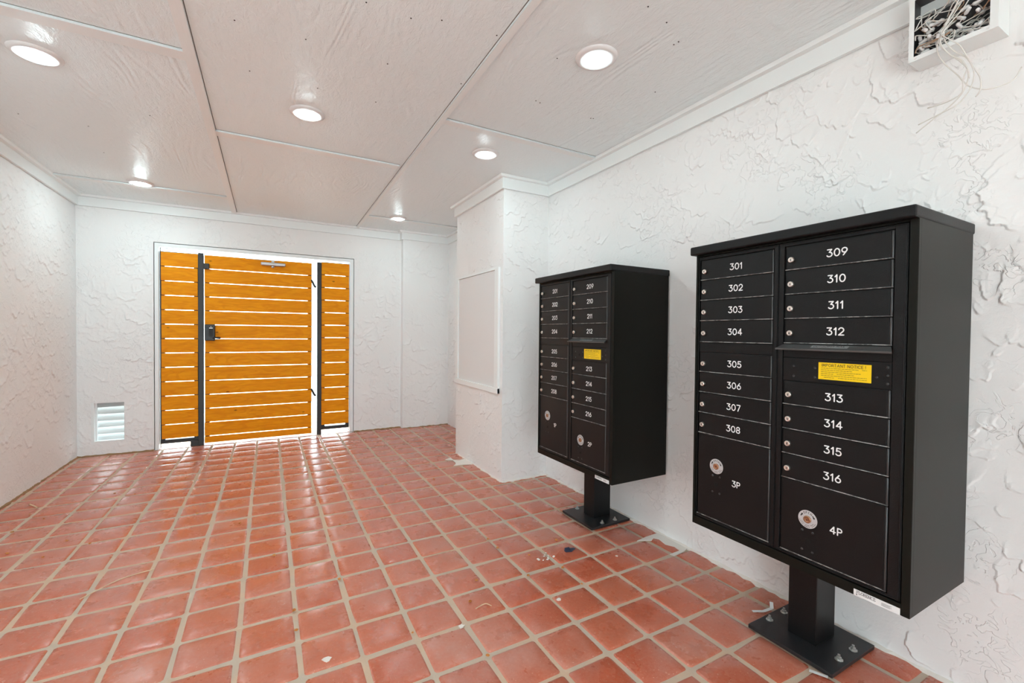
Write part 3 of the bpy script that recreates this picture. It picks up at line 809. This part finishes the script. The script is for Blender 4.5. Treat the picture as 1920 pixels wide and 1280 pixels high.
for y, z in ((.690, 2.1715), (.512, 2.1715)):
    MB().lathe([(.0035, 0), (.003, .0018)], (bx0, y, z), (-1, 0, 0), 10).build('screw', PLASTIC, jb)
hang = [
 [(.55, 2.37, 2.03), (.568, 2.284, 1.99), (.6, 2.227, 1.96), (.614, 2.202, 1.955), (.614, 2.168, 1.95), (.59, 2.121, 1.95), (.565, 2.094, 1.95), (.55, 2.059, 1.955), (.546, 2.028, 1.96)],
 [(.57, 2.36, 2.03), (.60, 2.27, 1.985), (.626, 2.191, 1.965), (.625, 2.149, 1.965), (.608, 2.106, 1.97), (.577, 2.056, 1.97), (.552, 2.01, 1.97), (.516, 1.981, 1.97), (.482, 1.98, 1.985), (.46, 1.997, 2.01), (.457, 2.046, 2.06)],
 [(.56, 2.37, 2.03), (.60, 2.25, 1.975), (.616, 2.209, 1.955), (.592, 2.172, 1.95), (.569, 2.142, 1.95), (.551, 2.096, 1.95), (.538, 2.056, 1.955), (.536, 2.029, 1.96), (.546, 1.994, 1.965), (.575, 1.961, 1.97), (.621, 1.95, 1.975), (.678, 1.938, 1.98)],
 [(.55, 2.059, 1.955), (.561, 2.03, 1.96), (.562, 2.01, 1.965), (.567, 1.990, 1.97), (.599, 1.965, 1.98), (.648, 1.938, 1.985), (.687, 1.915, 1.99)],
 [(.58, 2.33, 2.0), (.61, 2.21, 1.958), (.588, 2.14, 1.955), (.555, 2.098, 1.955), (.535, 2.052, 1.96), (.521, 2.015, 1.96), (.522, 1.98, 1.965), (.534, 1.966, 1.97)],
 [(.57, 2.35, 2.0), (.615, 2.22, 1.962), (.62, 2.174, 1.96), (.594, 2.129, 1.96), (.568, 2.091, 1.965), (.552, 2.057, 1.965), (.554, 2.018, 1.97), (.568, 1.991, 1.97), (.601, 1.982, 1.975), (.654, 1.985, 1.98)],
]
for i, h in enumerate(hang):
    MB().tube([(x, y, z) for y, z, x in h], .0019, 6).build('wire', WIREW, jb)
r = random.Random(11)
for i in range(34):
    ys, zs, xs = r.uniform(ya + .02, yb - .02), r.uniform(za + .02, zb - .06), r.uniform(bx0 + .015, bx1 - .02)
    pts = [(xs, ys, zs)]
    for k in range(r.randint(3, 5)):
        ys = min(max(ys + r.uniform(-.07, .07), ya + .016), yb - .016); zs = min(max(zs + r.uniform(-.035, .045), za + .018), zb - .02); xs = min(max(xs + r.uniform(-.03, .03), bx0 + .008), bx1 - .012)
        pts.append((xs, ys, zs))
    MB().tube(pts, .0017, 5).build('wire', WIREB if i % 6 == 0 else WIREW, jb)
for i in range(52):
    ys, zs, xs = r.uniform(ya + .03, yb - .018), za + .02 + abs(r.gauss(0, .06)), r.uniform(bx0 + .01, bx1 - .03)
    zs = min(zs, zb - .05)
    if i < 16: ys = r.uniform(.62, yb - .02)
    d = Vector((r.uniform(-.6, .6), r.uniform(-1, 1), r.uniform(-1, .6))).normalized()
    MB().lathe([(.0026, 0), (.0054, .0025), (.0056, .013), (.0060, .020), (.0036, .0235)], (xs, ys, zs), d, 8).build('splice_connector', PLASTIC, jb)

# ------------------------------------------------------------------ litter on the floor
leaves = [(-1.317, 3.674), (-1.215, 3.337), (-1.034, 3.2), (-1.238, 3.85), (-.996, 3.386), (-.871, 3.283), (-.98, 4.207), (-.85, 4.128), (-1.344, 3.979), (.029, 2.657), (.083, 2.506), (.098, 2.09), (.1, 1.947), (.303, 2.255), (-.152, 3.205), (-.405, 3.504), (.393, 2.902), (.506, 1.715), (.716, 1.46), (1.12, 2.175), (.884, 1.935), (1.238, 2.028), (1.466, 2.1), (1.128, 1.855), (.79, 1.795), (1.12, 2.295), (.727, 4.241), (1.032, 3.92), (1.066, 3.756), (.81, 3.493), (1.19, 3.457), (1.148, 3.323), (.801, 4.343), (-.691, 4.786), (-.581, 4.392), (-.633, 4.069), (1.318, 1.672), (1.322, 1.834)]
r = random.Random(8)
mm = MB(); k = 9
top = [(.011 * math.cos(2 * math.pi * i / k) * (1, .7, 1.1, .8, 1.2, .75, 1, .85, 1.15)[i], .007 * math.sin(2 * math.pi * i / k) * (1, 1.2, .8, 1.1, .7, 1.2, .9, 1.1, .8)[i]) for i in range(k)]
mm.add([(x, y, .001 + .004 * abs(x) / .011) for x, y in top] + [(x * .8, y * .8, .0035 + .005 * abs(y) / .007) for x, y in top] + [(0, 0, .003)], [(i, (i + 1) % k, k + (i + 1) % k, k + i) for i in range(k)] + [(k + i, k + (i + 1) % k, 2 * k) for i in range(k)])
lf0 = tag(mm.build('leaf_scrap', LEAFM), 'tiny curled orange-brown leaf scrap lying on the red tiles', 'leaf', 'leaf scraps scattered over the tiles')
for i, (x, y) in enumerate(leaves):
    o = lf0 if i == 0 else lf0.copy()
    if i: COL.objects.link(o)
    o.location = (x, y, .0); o.rotation_euler = (0, 0, r.uniform(0, 6.28)); q = r.uniform(.55, 1.05); o.scale = (q, q, q)
mm = MB(); mm.poly([(-.035, -.012, .001), (.0, -.022, .001), (.036, -.004, .002), (.030, .010, .001), (-.02, .020, .001), (-.034, .006, .002)], (0, 0, 1), .003)
mm.poly([(-.034, -.004, .004), (-.004, -.016, .004), (.004, .010, .012), (-.024, .016, .010)], (.1, 0, 1), .001)
tag(mm.build('plastic_scrap', BLUEP, origin=(0, 0, 0)), 'torn navy blue plastic scrap on a tile before the far mailbox', 'scrap').location = (1.467, 1.971, 0)
def strip(pts, wd, label, mat, name='paper_strip', cat='paper'):
    mm = MB()
    for (a, b) in zip(pts, pts[1:]):
        a, b = Vector(a), Vector(b); e = (b - a); n = Vector((-e.y, e.x, 0)).normalized() * wd / 2
        mm.poly([a + n, b + n, b - n, a - n], (0, 0, 1), .0008)
    return tag(mm.build(name, mat, origin=pts[0]), label, cat)
strip([(1.845, 1.155, .002), (1.885, 1.130, .004), (1.925, 1.118, .012), (1.938, 1.128, .030)], .014, 'curled white paper strip beside the near base plate', PLASTIC)
strip([(1.700, .850, .002), (1.722, .800, .004)], .014, 'small flat white strip at the near base plate front edge', PLASTIC)
MBt = MB().tube([(-1.42, 4.20, .004), (-1.385, 4.15, .006), (-1.350, 4.10, .004)], .004, 6)
tag(MBt.build('twig', STRAW, origin=(-1.385, 4.15, 0)), 'pale twig on the tiles beside the left wall', 'twig')
MBt = MB().tube([(-.73, 2.62, .003), (-.62, 2.74, .004), (-.50, 2.78, .003)], .0022, 6)
tag(MBt.build('straw_stalk', STRAW, origin=(-.62, 2.74, 0)), 'thin bent straw stalk on the tiles left of centre', 'straw')
MBt = MB().tube([(.79, 1.735, .003), (.84, 1.745, .005), (.86, 1.72, .003)], .0018, 6)
tag(MBt.build('straw_stalk', STRAW, origin=(.84, 1.745, 0)), 'short thin straw stalk on the tiles in the foreground', 'straw')
cr0 = None
for i in range(14):
    if cr0 is None:
        cr0 = tag(MB().lathe([(.004, 0), (.009, .002), (.008, .005), (.003, .007)], (0, 0, 0), (.2, .1, 1), 7).build('plaster_crumb', SPILL), 'white plaster crumb in the small heap on a tile', 'crumb', 'plaster crumbs in one heap'); o = cr0
    else:
        o = cr0.copy(); COL.objects.link(o)
    o.location = (1.30 + r.gauss(0, .028), 1.958 + r.gauss(0, .02), 0); q = r.uniform(.35, 1.0); o.scale = (q, q * .7, q); o.rotation_euler = (0, 0, r.uniform(0, 6))

# ------------------------------------------------------------------ outdoors beyond the gate and past the unseen daylight opening added behind the camera
m = MB(); m.box(-14, 14, YF + .3, 22, -.12, -.02)
struct(m.build('ground', CONC))
m = MB(); m.box(-14, 14, YB - 14, YB, -.12, -.02)
struct(m.build('ground_unseen', CONC))
